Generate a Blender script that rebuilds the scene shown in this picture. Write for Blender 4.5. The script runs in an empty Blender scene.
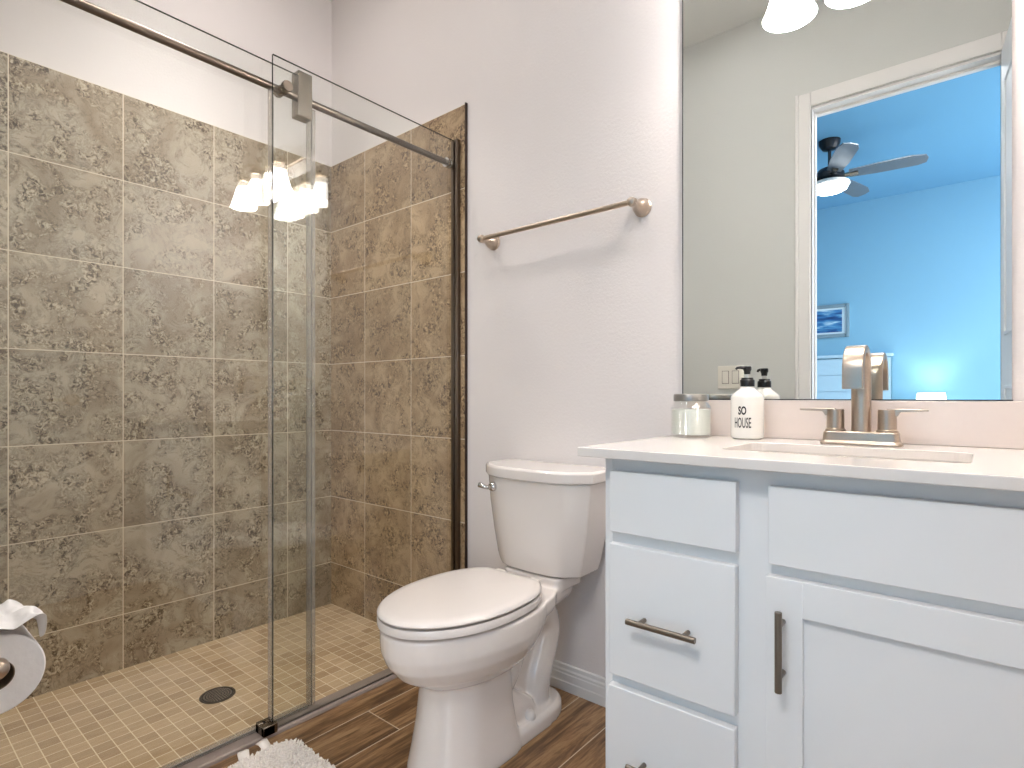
import bpy, bmesh, math, random
from mathutils import Vector, Matrix, noise

random.seed(7)
PI = math.pi
scene = bpy.context.scene
C = scene.collection

# ------------------------------------------------------------------ camera
F_PX, HOR, YAW = 565.694, 396.66, 0.69875859
CAM = Vector((2.54792, -1.60946, 1.005))
cam = bpy.data.cameras.new('camera')
cam.sensor_fit = 'HORIZONTAL'
cam.sensor_width = 36.0
cam.lens = 36.0 * F_PX / 1024.0
cam.shift_y = (HOR - 384.0) / 1024.0
cam.clip_start = 0.01
cam_o = bpy.data.objects.new('camera', cam)
cam_o.location = CAM
cam_o.rotation_euler = (PI / 2, 0, YAW)
C.objects.link(cam_o)
scene.camera = cam_o

# ------------------------------------------------------------------ world and exposure
SHADE_E = 37.0
FILL_CAN_W = 42.0
DAY_W = 108.0
FILL_PANEL_E = 27.0
w = bpy.data.worlds.new('sky')
scene.world = w
w.use_nodes = True
wb = w.node_tree.nodes['Background']
wb.inputs[0].default_value = (0.30, 0.55, 1.0, 1)
wb.inputs[1].default_value = 2.0
scene.view_settings.view_transform = 'Standard'
scene.view_settings.look = 'None'
scene.view_settings.gamma = 1.0
scene.view_settings.use_curve_mapping = False
scene.view_settings.exposure = 0.33


def add_area(name, loc, rot, sx, sy, power, col, shape='RECTANGLE'):
    l = bpy.data.lights.new(name, 'AREA')
    l.shape = shape
    l.size = sx
    l.size_y = sy
    l.energy = power
    l.color = col
    o = bpy.data.objects.new(name, l)
    o.location = loc
    o.rotation_euler = rot
    C.objects.link(o)
    return o


# daylight lamp just inside an unseen, added bedroom window (in the bedroom's far side wall)
add_area('added_window_daylight', (4.46, -3.5, 1.5), (0, PI / 2, 0), 1.6, 2.0, DAY_W, (1.0, 0.97, 0.93))


# ------------------------------------------------------------------ helpers
def s2l(c):
    return tuple(((v / 255) / 12.92 if v / 255 <= 0.04045 else ((v / 255 + 0.055) / 1.055) ** 2.4) for v in c) + (1.0,)


def new_mat(name):
    m = bpy.data.materials.new(name)
    m.use_nodes = True
    return m, m.node_tree.nodes, m.node_tree.links, m.node_tree.nodes['Principled BSDF']


def pmat(name, col, rough=0.5, metal=0.0, spec=0.5, bump=0.0, bscale=60.0, var=0.0, coat=0.0, emit=None, es=0.0, aniso=None):
    m, n, l, b = new_mat(name)
    c = s2l(col)
    b.inputs['Base Color'].default_value = c
    b.inputs['Roughness'].default_value = rough
    b.inputs['Metallic'].default_value = metal
    b.inputs['Specular IOR Level'].default_value = spec
    b.inputs['Coat Weight'].default_value = coat
    b.inputs['Coat Roughness'].default_value = 0.05
    if emit:
        b.inputs['Emission Color'].default_value = s2l(emit)
        b.inputs['Emission Strength'].default_value = es
    g = n.new('ShaderNodeNewGeometry')
    src = g.outputs['Position']
    if aniso:
        mp = n.new('ShaderNodeVectorMath')
        mp.operation = 'MULTIPLY'
        mp.inputs[1].default_value = aniso
        l.new(src, mp.inputs[0])
        src = mp.outputs[0]
    nz = n.new('ShaderNodeTexNoise')
    nz.inputs['Scale'].default_value = bscale
    nz.inputs['Detail'].default_value = 3.0
    l.new(src, nz.inputs['Vector'])
    if var > 0:
        mx = n.new('ShaderNodeMix')
        mx.data_type = 'RGBA'
        mx.inputs[6].default_value = tuple(v * (1 - var) for v in c[:3]) + (1,)
        mx.inputs[7].default_value = tuple(min(1, v * (1 + var)) for v in c[:3]) + (1,)
        l.new(nz.outputs['Fac'], mx.inputs[0])
        l.new(mx.outputs[2], b.inputs['Base Color'])
    if bump > 0:
        bp = n.new('ShaderNodeBump')
        bp.inputs['Strength'].default_value = bump
        bp.inputs['Distance'].default_value = 0.002
        l.new(nz.outputs['Fac'], bp.inputs['Height'])
        l.new(bp.outputs['Normal'], b.inputs['Normal'])
    return m


def math_node(n, l, op, a, b=None, c=None):
    x = n.new('ShaderNodeMath')
    x.operation = op
    for i, v in enumerate((a, b, c)):
        if v is None:
            continue
        if isinstance(v, (int, float)):
            x.inputs[i].default_value = v
        else:
            l.new(v, x.inputs[i])
    return x.outputs[0]


def mix_rgb(n, l, f, a, b, blend='MIX'):
    x = n.new('ShaderNodeMix')
    x.data_type = 'RGBA'
    x.blend_type = blend
    for i, v in ((0, f), (6, a), (7, b)):
        if isinstance(v, (int, float)):
            x.inputs[i].default_value = v
        elif isinstance(v, tuple):
            x.inputs[i].default_value = v
        else:
            l.new(v, x.inputs[i])
    return x.outputs[2]


def ramp(n, l, fac, stops):
    r = n.new('ShaderNodeValToRGB')
    e = r.color_ramp.elements
    while len(e) < len(stops):
        e.new(0.5)
    for i, (p, c) in enumerate(stops):
        e[i].position = p
        e[i].color = c if len(c) == 4 else s2l(c)
    l.new(fac, r.inputs[0])
    return r.outputs[0]


def grid_nodes(n, l, ax, bx, a0, b0, ta, tb, grout):
    """Cell ids and a grout mask on two position axes."""
    g = n.new('ShaderNodeNewGeometry')
    sp = n.new('ShaderNodeSeparateXYZ')
    l.new(g.outputs['Position'], sp.inputs[0])
    a = math_node(n, l, 'DIVIDE', math_node(n, l, 'SUBTRACT', sp.outputs[ax], a0), ta)
    b = math_node(n, l, 'DIVIDE', math_node(n, l, 'SUBTRACT', sp.outputs[bx], b0), tb)
    return g, a, b


def cell_mask(n, l, a, b, ga, gb):
    fa = math_node(n, l, 'ABSOLUTE', math_node(n, l, 'SUBTRACT', math_node(n, l, 'FRACT', a), 0.5))
    fb = math_node(n, l, 'ABSOLUTE', math_node(n, l, 'SUBTRACT', math_node(n, l, 'FRACT', b), 0.5))
    ma = math_node(n, l, 'GREATER_THAN', fa, 0.5 - ga)
    mb = math_node(n, l, 'GREATER_THAN', fb, 0.5 - gb)
    mask = math_node(n, l, 'MAXIMUM', ma, mb)
    cv = n.new('ShaderNodeCombineXYZ')
    l.new(math_node(n, l, 'FLOOR', a), cv.inputs[0])
    l.new(math_node(n, l, 'FLOOR', b), cv.inputs[1])
    wn = n.new('ShaderNodeTexWhiteNoise')
    wn.noise_dimensions = '3D'
    l.new(cv.outputs[0], wn.inputs['Vector'])
    return mask, wn


def travertine(name, axis, a0, z0, ta, tz, tint=(1, 1, 1)):
    m, n, l, b = new_mat(name)
    g, a, bz = grid_nodes(n, l, axis, 2, a0, z0, ta, tz, 0)
    mask, wn = cell_mask(n, l, a, bz, 0.0046, 0.0046)
    off = n.new('ShaderNodeVectorMath')
    off.operation = 'MULTIPLY_ADD'
    l.new(wn.outputs['Color'], off.inputs[0])
    off.inputs[1].default_value = (37, 41, 29)
    l.new(g.outputs['Position'], off.inputs[2])
    P = off.outputs[0]

    def nz(scale, detail, dist, rough=0.55):
        x = n.new('ShaderNodeTexNoise')
        x.inputs['Scale'].default_value = scale
        x.inputs['Detail'].default_value = detail
        x.inputs['Distortion'].default_value = dist
        x.inputs['Roughness'].default_value = rough
        l.new(P, x.inputs['Vector'])
        return x.outputs['Fac']
    big = nz(4.5, 4, 0.8)
    mid = nz(10, 8, 0.9, 0.68)
    fine = nz(62, 5, 1.2, 0.72)
    t = lambda c: tuple(c[i] * tint[i] for i in range(3))
    base = ramp(n, l, big, [(0.32, t((152, 135, 112))), (0.46, t((170, 154, 132))), (0.58, t((190, 177, 156))), (0.74, t((176, 161, 139)))])
    # crusty veined patches with pits and pale flecks, smooth stone between them
    crust = ramp(n, l, mid, [(0.45, (0, 0, 0, 1)), (0.59, (1, 1, 1, 1))])
    pits = ramp(n, l, fine, [(0.43, (1, 1, 1, 1)), (0.49, (0, 0, 0, 1))])
    lt = ramp(n, l, fine, [(0.52, (0, 0, 0, 1)), (0.58, (1, 1, 1, 1))])
    c1 = mix_rgb(n, l, math_node(n, l, 'MULTIPLY', crust, 0.52), base, s2l(t((128, 106, 78))))
    c2 = mix_rgb(n, l, math_node(n, l, 'MULTIPLY', math_node(n, l, 'MULTIPLY', crust, pits), 0.92), c1, s2l(t((66, 49, 31))))
    c3 = mix_rgb(n, l, math_node(n, l, 'MULTIPLY', math_node(n, l, 'MULTIPLY', lt, crust), 0.80), c2, s2l(t((214, 202, 178))))
    edge = ramp(n, l, mid, [(0.455, (0, 0, 0, 1)), (0.475, (1, 1, 1, 1)), (0.50, (0, 0, 0, 1))])
    c3 = mix_rgb(n, l, math_node(n, l, 'MULTIPLY', edge, 0.30), c3, s2l(t((92, 72, 48))))
    sh = math_node(n, l, 'MULTIPLY_ADD', wn.outputs['Value'], 0.24, 0.88)
    cs = n.new('ShaderNodeCombineXYZ')
    for i in range(3):
        l.new(sh, cs.inputs[i])
    c4 = mix_rgb(n, l, 1.0, c3, cs.outputs[0], 'MULTIPLY')
    c5 = mix_rgb(n, l, mask, c4, s2l((234, 222, 200)))
    l.new(c5, b.inputs['Base Color'])
    rg = math_node(n, l, 'MULTIPLY_ADD', mask, 0.4, 0.32)
    l.new(rg, b.inputs['Roughness'])
    h = math_node(n, l, 'SUBTRACT', math_node(n, l, 'MULTIPLY', fine, 0.25), mask)
    bp = n.new('ShaderNodeBump')
    bp.inputs['Strength'].default_value = 0.25
    bp.inputs['Distance'].default_value = 0.002
    l.new(h, bp.inputs['Height'])
    l.new(bp.outputs['Normal'], b.inputs['Normal'])
    return m


def mosaic_mat():
    m, n, l, b = new_mat('mosaic_tile')
    g, a, by = grid_nodes(n, l, 0, 1, 0.0, -1.175, 0.0505, 0.0505, 0)
    mask, wn = cell_mask(n, l, a, by, 0.028, 0.028)
    x = n.new('ShaderNodeTexNoise')
    x.inputs['Scale'].default_value = 1.0
    x.inputs['Detail'].default_value = 5
    sc = n.new('ShaderNodeVectorMath')
    sc.operation = 'MULTIPLY'
    sc.inputs[1].default_value = (95, 16, 1)
    l.new(g.outputs['Position'], sc.inputs[0])
    l.new(sc.outputs[0], x.inputs['Vector'])
    col = ramp(n, l, math_node(n, l, 'ADD', math_node(n, l, 'MULTIPLY', wn.outputs['Value'], 0.45), math_node(n, l, 'MULTIPLY', x.outputs['Fac'], 0.6)),
               [(0.2, (168, 138, 105)), (0.5, (190, 162, 128)), (0.8, (207, 181, 147))])
    l.new(mix_rgb(n, l, mask, col, s2l((240, 226, 200))), b.inputs['Base Color'])
    b.inputs['Roughness'].default_value = 0.4
    bp = n.new('ShaderNodeBump')
    bp.inputs['Strength'].default_value = 0.3
    bp.inputs['Distance'].default_value = 0.0015
    l.new(math_node(n, l, 'SUBTRACT', 1.0, mask), bp.inputs['Height'])
    l.new(bp.outputs['Normal'], b.inputs['Normal'])
    return m


def plank_mat():
    m, n, l, b = new_mat('wood_plank_tile')
    g, a, by = grid_nodes(n, l, 0, 1, 1.033, -0.52, 0.1567, 0.914, 0)
    ida = math_node(n, l, 'FLOOR', a)
    by2 = math_node(n, l, 'ADD', by, math_node(n, l, 'MULTIPLY', ida, 0.36))
    mask, wn = cell_mask(n, l, a, by2, 0.0105, 0.0018)
    sc = n.new('ShaderNodeVectorMath')
    sc.operation = 'MULTIPLY'
    sc.inputs[1].default_value = (26, 2.2, 1)
    l.new(g.outputs['Position'], sc.inputs[0])
    off = n.new('ShaderNodeVectorMath')
    off.operation = 'MULTIPLY_ADD'
    l.new(wn.outputs['Color'], off.inputs[0])
    off.inputs[1].default_value = (31, 17, 23)
    l.new(sc.outputs[0], off.inputs[2])

    def nz(scale, det, dist):
        x = n.new('ShaderNodeTexNoise')
        x.inputs['Scale'].default_value = scale
        x.inputs['Detail'].default_value = det
        x.inputs['Distortion'].default_value = dist
        x.inputs['Roughness'].default_value = 0.65
        l.new(off.outputs[0], x.inputs['Vector'])
        return x.outputs['Fac']
    g1 = nz(1.0, 6, 1.2)
    g2 = nz(5.0, 4, 0.4)
    s = math_node(n, l, 'ADD', math_node(n, l, 'MULTIPLY', g1, 0.7), math_node(n, l, 'MULTIPLY', g2, 0.3))
    col = ramp(n, l, s, [(0.32, (70, 47, 30)), (0.44, (110, 79, 52)), (0.53, (150, 115, 79)), (0.66, (186, 153, 113))])
    sh = math_node(n, l, 'MULTIPLY_ADD', wn.outputs['Value'], 0.25, 0.85)
    cs = n.new('ShaderNodeCombineXYZ')
    for i in range(3):
        l.new(sh, cs.inputs[i])
    col = mix_rgb(n, l, 1.0, col, cs.outputs[0], 'MULTIPLY')
    l.new(mix_rgb(n, l, mask, col, s2l((206, 190, 166))), b.inputs['Base Color'])
    b.inputs['Roughness'].default_value = 0.38
    bp = n.new('ShaderNodeBump')
    bp.inputs['Strength'].default_value = 0.2
    bp.inputs['Distance'].default_value = 0.001
    l.new(math_node(n, l, 'SUBTRACT', s, mask), bp.inputs['Height'])
    l.new(bp.outputs['Normal'], b.inputs['Normal'])
    return m


def glass_mat(name, tint, refl=1.0, rough=0.0):
    m, n, l, b = new_mat(name)
    n.remove(b)
    out = n['Material Output']
    tr = n.new('ShaderNodeBsdfTransparent')
    tr.inputs[0].default_value = tint + (1,)
    gl = n.new('ShaderNodeBsdfGlossy')
    gl.inputs['Roughness'].default_value = rough
    gl.inputs['Color'].default_value = (refl, refl, refl, 1)
    fr = n.new('ShaderNodeFresnel')
    fr.inputs['IOR'].default_value = 1.5
    # the same angle on the way in and out of the thin pane
    g = n.new('ShaderNodeNewGeometry')
    ior = math_node(n, l, 'MULTIPLY_ADD', g.outputs['Backfacing'], 1 / 1.5 - 1.5, 1.5)
    l.new(ior, fr.inputs['IOR'])
    f = math_node(n, l, 'MINIMUM', fr.outputs[0], 0.6)
    mx = n.new('ShaderNodeMixShader')
    l.new(f, mx.inputs[0])
    l.new(tr.outputs[0], mx.inputs[1])
    l.new(gl.outputs[0], mx.inputs[2])
    l.new(mx.outputs[0], out.inputs[0])
    return m


def seal_mat():
    m, n, l, b = new_mat('clear_vinyl_seal')
    out = n['Material Output']
    b.inputs['Base Color'].default_value = s2l((196, 188, 180))
    b.inputs['Roughness'].default_value = 0.2
    tr = n.new('ShaderNodeBsdfTransparent')
    tr.inputs[0].default_value = (0.9, 0.88, 0.85, 1)
    mx = n.new('ShaderNodeMixShader')
    mx.inputs[0].default_value = 0.3
    l.new(tr.outputs[0], mx.inputs[1])
    l.new(b.outputs[0], mx.inputs[2])
    l.new(mx.outputs[0], out.inputs[0])
    return m


M = {}
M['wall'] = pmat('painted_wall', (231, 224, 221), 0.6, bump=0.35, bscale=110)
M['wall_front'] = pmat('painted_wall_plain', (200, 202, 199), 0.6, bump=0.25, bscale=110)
M['ceiling'] = pmat('painted_ceiling', (214, 214, 210), 0.8, bump=0.3, bscale=80)
M['tile_left'] = travertine('travertine_tile_left', 1, -0.574, 2.1676, 0.333, 0.333)
M['tile_back'] = travertine('travertine_tile_back', 0, 0.293, 2.1676, 0.336, 0.333, (1.0, 0.925, 0.83))  # same stone, with the warmer light on this wall put into its tint
M['mosaic'] = mosaic_mat()
M['plank'] = plank_mat()
M['trim'] = pmat('white_trim_paint', (226, 224, 222), 0.35, var=0.01)
M['porcelain'] = pmat('white_porcelain', (232, 224, 218), 0.12, var=0.01, bscale=8, coat=0.5)
M['seat'] = pmat('white_seat_plastic', (222, 214, 208), 0.25, var=0.01, bscale=8)
M['cabinet'] = pmat('white_cabinet_paint', (238, 238, 238), 0.38, var=0.01, bscale=10)
M['quartz'] = pmat('white_quartz', (228, 221, 215), 0.12, var=0.015, bscale=120)
M['splash'] = pmat('white_quartz_reflected_tint', (226, 213, 205), 0.15, var=0.015, bscale=120)  # white quartz with brown reflected from the tile mixed into its colour
M['handle_metal'] = pmat('satin_nickel_pull', (134, 124, 113), 0.3, metal=1, var=0.05, bscale=200)
M['sink'] = pmat('sink_porcelain', (236, 230, 224), 0.1, var=0.01)
M['nickel'] = pmat('brushed_nickel', (184, 169, 154), 0.30, metal=1, bump=0.03, bscale=300, var=0.05)
M['nickel_dark'] = pmat('brushed_nickel_shower', (118, 106, 96), 0.28, metal=1, bump=0.03, bscale=300, var=0.05)
M['steel'] = pmat('brushed_stainless', (150, 140, 128), 0.25, metal=1, var=0.05, bscale=200)
M['aluminium'] = pmat('satin_aluminium', (150, 136, 128), 0.6, metal=0.3, var=0.05, bscale=200)
M['chrome'] = pmat('polished_chrome', (200, 198, 195), 0.08, metal=1, var=0.02)
M['dark_gap'] = pmat('dark_recess', (24, 22, 20), 0.7, var=0.1)
M['drain_hole'] = pmat('drain_dark', (36, 28, 22), 0.6, var=0.1)
M['strip'] = pmat('dark_edge_strip', (62, 48, 42), 0.4, metal=0.5, var=0.08)
M['bronze'] = pmat('drain_bronze', (96, 84, 70), 0.35, metal=0.9, var=0.1)
M['glass'] = glass_mat('shower_glass', (0.972, 0.985, 0.975))
M['glass_edge'] = pmat('glass_edge_green', (58, 60, 50), 0.15, var=0.05)
M['jar_glass'] = glass_mat('jar_glass', (0.985, 0.99, 0.985))
M['seal'] = seal_mat()
M['mirror'] = pmat('mirror_silver', (235, 238, 236), 0.0, metal=1)
M['mirror_edge'] = pmat('mirror_edge', (60, 62, 60), 0.2, metal=0.6, var=0.05)
M['wax'] = pmat('sage_wax', (232, 233, 224), 0.45, var=0.02, bscale=30)
M['lid_metal'] = pmat('pewter_lid', (158, 154, 148), 0.35, metal=0.8, var=0.08, bscale=80)
M['bottle'] = pmat('bottle_white', (240, 236, 228), 0.2, var=0.01)
M['black'] = pmat('black_plastic', (20, 20, 22), 0.3, var=0.1)
M['clear_stem'] = pmat('clear_stem', (220, 218, 214), 0.2, var=0.02)
M['ink_dark'] = pmat('dark_ink', (44, 40, 40), 0.6, var=0.05)
M['ink'] = pmat('grey_ink', (70, 68, 66), 0.6, var=0.05)
M['paper'] = pmat('tissue_paper', (236, 232, 230), 0.9, bump=0.3, bscale=90, var=0.02)
M['core'] = pmat('cardboard_core', (120, 100, 80), 0.8, var=0.1)
M['rug'] = pmat('white_shag', (232, 224, 216), 0.95, var=0.04, bscale=60)
M['switch'] = pmat('switch_plastic', (222, 218, 208), 0.35, var=0.01)
M['bulb'] = pmat('frosted_lit_shade', (255, 250, 240), 0.3, emit=(255, 251, 250), es=SHADE_E)
M['shade_neck'] = pmat('shade_frosted_neck', (225, 220, 212), 0.25, emit=(255, 240, 224), es=5.0)
M['ceil_fill'] = pmat('added_downlight_diffuser', (255, 252, 246), 0.4, emit=(255, 250, 248), es=52.0)  # glow of the added downlights
M['panel_fill'] = pmat('added_panel_diffuser', (255, 252, 248), 0.4, emit=(255, 249, 244), es=FILL_PANEL_E)  # glow of the added bedroom fill panel
M['bed_wall'] = pmat('bedroom_wall_daylight_blue', (124, 176, 205), 0.7, bump=0.1, bscale=110)  # blue of the daylight put into the wall colour
M['bed_ceiling'] = pmat('bedroom_ceiling_daylight_blue', (102, 158, 194), 0.8, bump=0.1, bscale=80)  # daylight blue put into the ceiling colour as well
M['bed_floor'] = pmat('bedroom_carpet', (180, 176, 168), 0.95, bump=0.4, bscale=300, var=0.05)
M['shiplap'] = pmat('headboard_white_wood', (178, 210, 228), 0.45, var=0.02)
M['linen'] = pmat('white_linen', (228, 232, 236), 0.9, bump=0.2, bscale=200, var=0.02)
M['lamp_shade'] = pmat('lamp_shade_fabric', (250, 246, 238), 0.8, emit=(255, 248, 236), es=1.6, var=0.01)
M['fan_dark'] = pmat('fan_dark_bronze', (38, 40, 44), 0.35, metal=0.6, var=0.1)
M['fan_blade'] = pmat('fan_blade_grey', (88, 100, 112), 0.4, var=0.1, bscale=20)
M['fan_light'] = pmat('fan_light_diffuser', (250, 252, 252), 0.4, emit=(245, 250, 255), es=14.0)
M['frame_grey'] = pmat('picture_frame_grey', (120, 146, 160), 0.4, var=0.05)
M['mat_board'] = pmat('picture_mat', (206, 226, 236), 0.7, var=0.01)
M['door_paint'] = pmat('door_white_paint', (222, 226, 230), 0.4, var=0.01)
M['window_sky'] = pmat('window_trim_paint', (228, 230, 232), 0.4, var=0.01)


def sea_mat():
    m, n, l, b = new_mat('seascape_print')
    g = n.new('ShaderNodeNewGeometry')
    sc = n.new('ShaderNodeVectorMath')
    sc.operation = 'MULTIPLY'
    sc.inputs[1].default_value = (3, 1, 22)
    l.new(g.outputs['Position'], sc.inputs[0])
    x = n.new('ShaderNodeTexNoise')
    x.inputs['Scale'].default_value = 1.2
    x.inputs['Detail'].default_value = 6
    x.inputs['Distortion'].default_value = 0.6
    l.new(sc.outputs[0], x.inputs['Vector'])
    l.new(ramp(n, l, x.outputs['Fac'], [(0.3, (8, 38, 92)), (0.45, (30, 90, 150)), (0.55, (70, 140, 190)), (0.66, (190, 220, 236))]), b.inputs['Base Color'])
    b.inputs['Roughness'].default_value = 0.4
    return m


M['sea'] = sea_mat()


# ---- object plumbing
def world_loc(o):
    v = Vector((0, 0, 0))
    while o is not None:
        v += o.location
        o = o.parent
    return v


def obj(name, bm, mat, parent=None, smooth=None, bevel=0.0, seg=2, autosmooth=35):
    """Link a bmesh (built in world coordinates) as one mesh object."""
    if parent is not None:
        bmesh.ops.translate(bm, verts=bm.verts, vec=-world_loc(parent))
    bmesh.ops.recalc_face_normals(bm, faces=bm.faces)
    me = bpy.data.meshes.new(name)
    bm.to_mesh(me)
    bm.free()
    for mm in (mat if isinstance(mat, (list, tuple)) else [mat]):
        me.materials.append(mm)
    o = bpy.data.objects.new(name, me)
    C.objects.link(o)
    if parent is not None:
        o.parent = parent
    if bevel > 0:
        md = o.modifiers.new('bevel', 'BEVEL')
        md.width = bevel
        md.segments = seg
        md.limit_method = 'ANGLE'
        md.angle_limit = math.radians(40)
        md.harden_normals = False
    if smooth is None:
        smooth = True
    if smooth:
        for p in me.polygons:
            p.use_smooth = True
        me.set_sharp_from_angle(angle=math.radians(autosmooth))
    return o


def thing(name, label, cat, loc=(0, 0, 0), group=None):
    o = bpy.data.objects.new(name, None)
    o.empty_display_size = 0.05
    C.objects.link(o)
    o.location = loc
    return tag(o, label, cat, group)


def tag(o, label, cat, group=None):
    o['label'] = label
    o['category'] = cat
    if group:
        o['group'] = group
    return o


def struct(name, bm, mat, label=None, **k):
    o = obj(name, bm, mat, **k)
    o['kind'] = 'structure'
    if label:
        o['label'] = label
        o['category'] = name.split('_')[0]
    return o


def box(bm, x0, x1, y0, y1, z0, z1, mi=0):
    vs = [bm.verts.new((x, y, z)) for z in (z0, z1) for y in (y0, y1) for x in (x0, x1)]
    fs = []
    for q in ((0, 2, 3, 1), (4, 5, 7, 6), (0, 1, 5, 4), (2, 6, 7, 3), (0, 4, 6, 2), (1, 3, 7, 5)):
        f = bm.faces.new([vs[i] for i in q])
        f.material_index = mi
        fs.append(f)
    return vs


def boxes(*bs):
    bm = bmesh.new()
    for b in bs:
        box(bm, *b)
    return bm


def frame_axes(d):
    d = Vector(d).normalized()
    up = Vector((0, 0, 1)) if abs(d.z) < 0.95 else Vector((1, 0, 0))
    s = d.cross(up).normalized()
    return s, s.cross(d).normalized()


def lathe(bm, prof, loc, axis=(0, 0, 1), n=32, cap=True):
    """prof: list of (radius, height along axis)."""
    ax = Vector(axis).normalized()
    s, t = frame_axes(ax)
    loc = Vector(loc)
    rings = []
    for r, h in prof:
        rings.append([bm.verts.new(loc + ax * h + (s * math.cos(2 * PI * i / n) + t * math.sin(2 * PI * i / n)) * max(r, 1e-5)) for i in range(n)])
    for a, b in zip(rings, rings[1:]):
        for i in range(n):
            bm.faces.new((a[i], a[(i + 1) % n], b[(i + 1) % n], b[i]))
    if cap:
        for rg in (rings[0], rings[-1]):
            try:
                bm.faces.new(rg)
            except ValueError:
                pass
    return rings


def tube(bm, pts, rad, n=16, cap=True):
    pts = [Vector(p) for p in pts]
    rads = rad if isinstance(rad, (list, tuple)) else [rad] * len(pts)
    rings = []
    s = t = None
    for i, p in enumerate(pts):
        d = (pts[min(i + 1, len(pts) - 1)] - pts[max(i - 1, 0)]).normalized()
        if s is None:
            s, t = frame_axes(d)
        else:
            s = (s - d * s.dot(d)).normalized()
            t = s.cross(d).normalized()
        rings.append([bm.verts.new(p + (s * math.cos(2 * PI * k / n) + t * math.sin(2 * PI * k / n)) * rads[i]) for k in range(n)])
    for a, b in zip(rings, rings[1:]):
        for k in range(n):
            bm.faces.new((a[k], a[(k + 1) % n], b[(k + 1) % n], b[k]))
    if cap:
        bm.faces.new(rings[0])
        bm.faces.new(rings[-1])
    return rings


def smooth_path(pts, n=8):
    P = [Vector(p) for p in pts]
    out = []
    for i in range(len(P) - 1):
        p0, p1, p2, p3 = P[max(i - 1, 0)], P[i], P[i + 1], P[min(i + 2, len(P) - 1)]
        for k in range(n):
            t = k / n
            out.append(0.5 * ((2 * p1) + (p2 - p0) * t + (2 * p0 - 5 * p1 + 4 * p2 - p3) * t * t + (3 * p1 - p0 - 3 * p2 + p3) * t ** 3))
    out.append(P[-1])
    return out


def loft(bm, loops, cap=True):
    rings = [[bm.verts.new(p) for p in lp] for lp in loops]
    n = len(rings[0])
    for a, b in zip(rings, rings[1:]):
        for k in range(n):
            bm.faces.new((a[k], a[(k + 1) % n], b[(k + 1) % n], b[k]))
    if cap:
        bm.faces.new(rings[0])
        bm.faces.new(rings[-1])
    return rings


def prism(bm, poly, d, mi=0):
    """extrude a closed polygon of Vectors by vector d"""
    d = Vector(d)
    a = [bm.verts.new(Vector(p)) for p in poly]
    b = [bm.verts.new(Vector(p) + d) for p in poly]
    n = len(a)
    fs = [bm.faces.new(a), bm.faces.new(b)]
    for i in range(n):
        fs.append(bm.faces.new((a[i], a[(i + 1) % n], b[(i + 1) % n], b[i])))
    for f in fs:
        f.material_index = mi


def rrect(cx, cy, hx, hy, r, z, n=6):
    out = []
    for sx, sy, a0 in ((1, 1, 0), (-1, 1, 90), (-1, -1, 180), (1, -1, 270)):
        for k in range(n + 1):
            a = math.radians(a0 + 90 * k / n)
            out.append(Vector((cx + sx * (hx - r) + r * math.cos(a), cy + sy * (hy - r) + r * math.sin(a), z)))
    return out


# ------------------------------------------------------------------ dimensions
RX = 2.72          # right wall
CZB = 2.965        # bedroom ceiling
FY = -1.535        # bathroom face of the door wall
WT = 0.10          # door wall thickness
CZ = 3.01          # ceiling
GX = 0.915         # fixed glass pane
DX0, DX1, DZ = 1.876, 2.592, 2.452   # door opening
BX0, BX1, BY0 = -1.4, 4.6, -5.02     # bedroom

# ------------------------------------------------------------------ setting: bathroom
struct('floor', boxes((0.868, RX, FY, 0, -0.12, 0), (DX0, DX1, FY - WT, FY, -0.12, 0)), M['plank'], 'brown wood-look plank tile floor with pale grout lines')
struct('floor_shower', boxes((0, 0.868, FY, 0, -0.12, -0.04)), M['mosaic'], 'shower floor of small tan mosaic tiles')
struct('ceiling', boxes((-0.15, RX + 0.12, FY - WT, 0.15, CZ, CZ + 0.1)), M['ceiling'], 'plain white bathroom ceiling')
struct('wall_back', boxes((-0.15, RX + 0.12, 0, 0.15, -0.12, CZ)), M['wall'], 'pinkish white painted wall behind toilet and vanity')
struct('wall_left', boxes((-0.15, 0, FY, 0, -0.12, CZ)), M['wall'], 'white painted wall above the long tiled side of the shower')
struct('wall_right', boxes((RX, RX + 0.12, FY, 0, -0.12, CZ)), M['wall'], 'white wall at the right end of the vanity')
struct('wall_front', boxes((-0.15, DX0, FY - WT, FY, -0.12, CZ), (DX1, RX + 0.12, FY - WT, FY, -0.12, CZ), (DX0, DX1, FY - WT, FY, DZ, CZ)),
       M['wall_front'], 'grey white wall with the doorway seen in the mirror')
struct('wall_left_tile', boxes((-0.001, 0.008, FY, 0.001, -0.12, 2.1676)), M['tile_left'], 'brown stone-look square tiles on the long shower wall')
bmt = boxes((0.008, 0.935, -0.008, 0.001, -0.12, 2.1676))
struct('wall_back_tile', bmt, M['tile_back'], 'brown stone-look tiles on the short shower wall')
struct('trim_1', boxes((0.935, 0.9635, -0.009, 0.001, 0.0, 2.17)), M['tile_back'], 'narrow stone trim strip at the outer edge of the shower tile', bevel=0.003)


struct('trim_4', boxes((0.9605, 0.9650, -0.0115, 0.001, 0.0, 2.172)), M['strip'], 'dark metal edge strip closing the shower tile against the wall')


def baseboard(name, x0, x1, lab):
    bm = bmesh.new()
    prof = [(0, 0), (-0.015, 0), (-0.015, 0.030), (-0.013, 0.034), (-0.012, 0.056), (-0.0105, 0.060), (-0.0105, 0.067), (-0.007, 0.073), (-0.006, 0.084), (-0.002, 0.087), (0, 0.087)]
    prism(bm, [Vector((x0, y, z)) for y, z in prof], (x1 - x0, 0, 0))
    struct(name, bm, M['trim'], lab, smooth=False)


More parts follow.
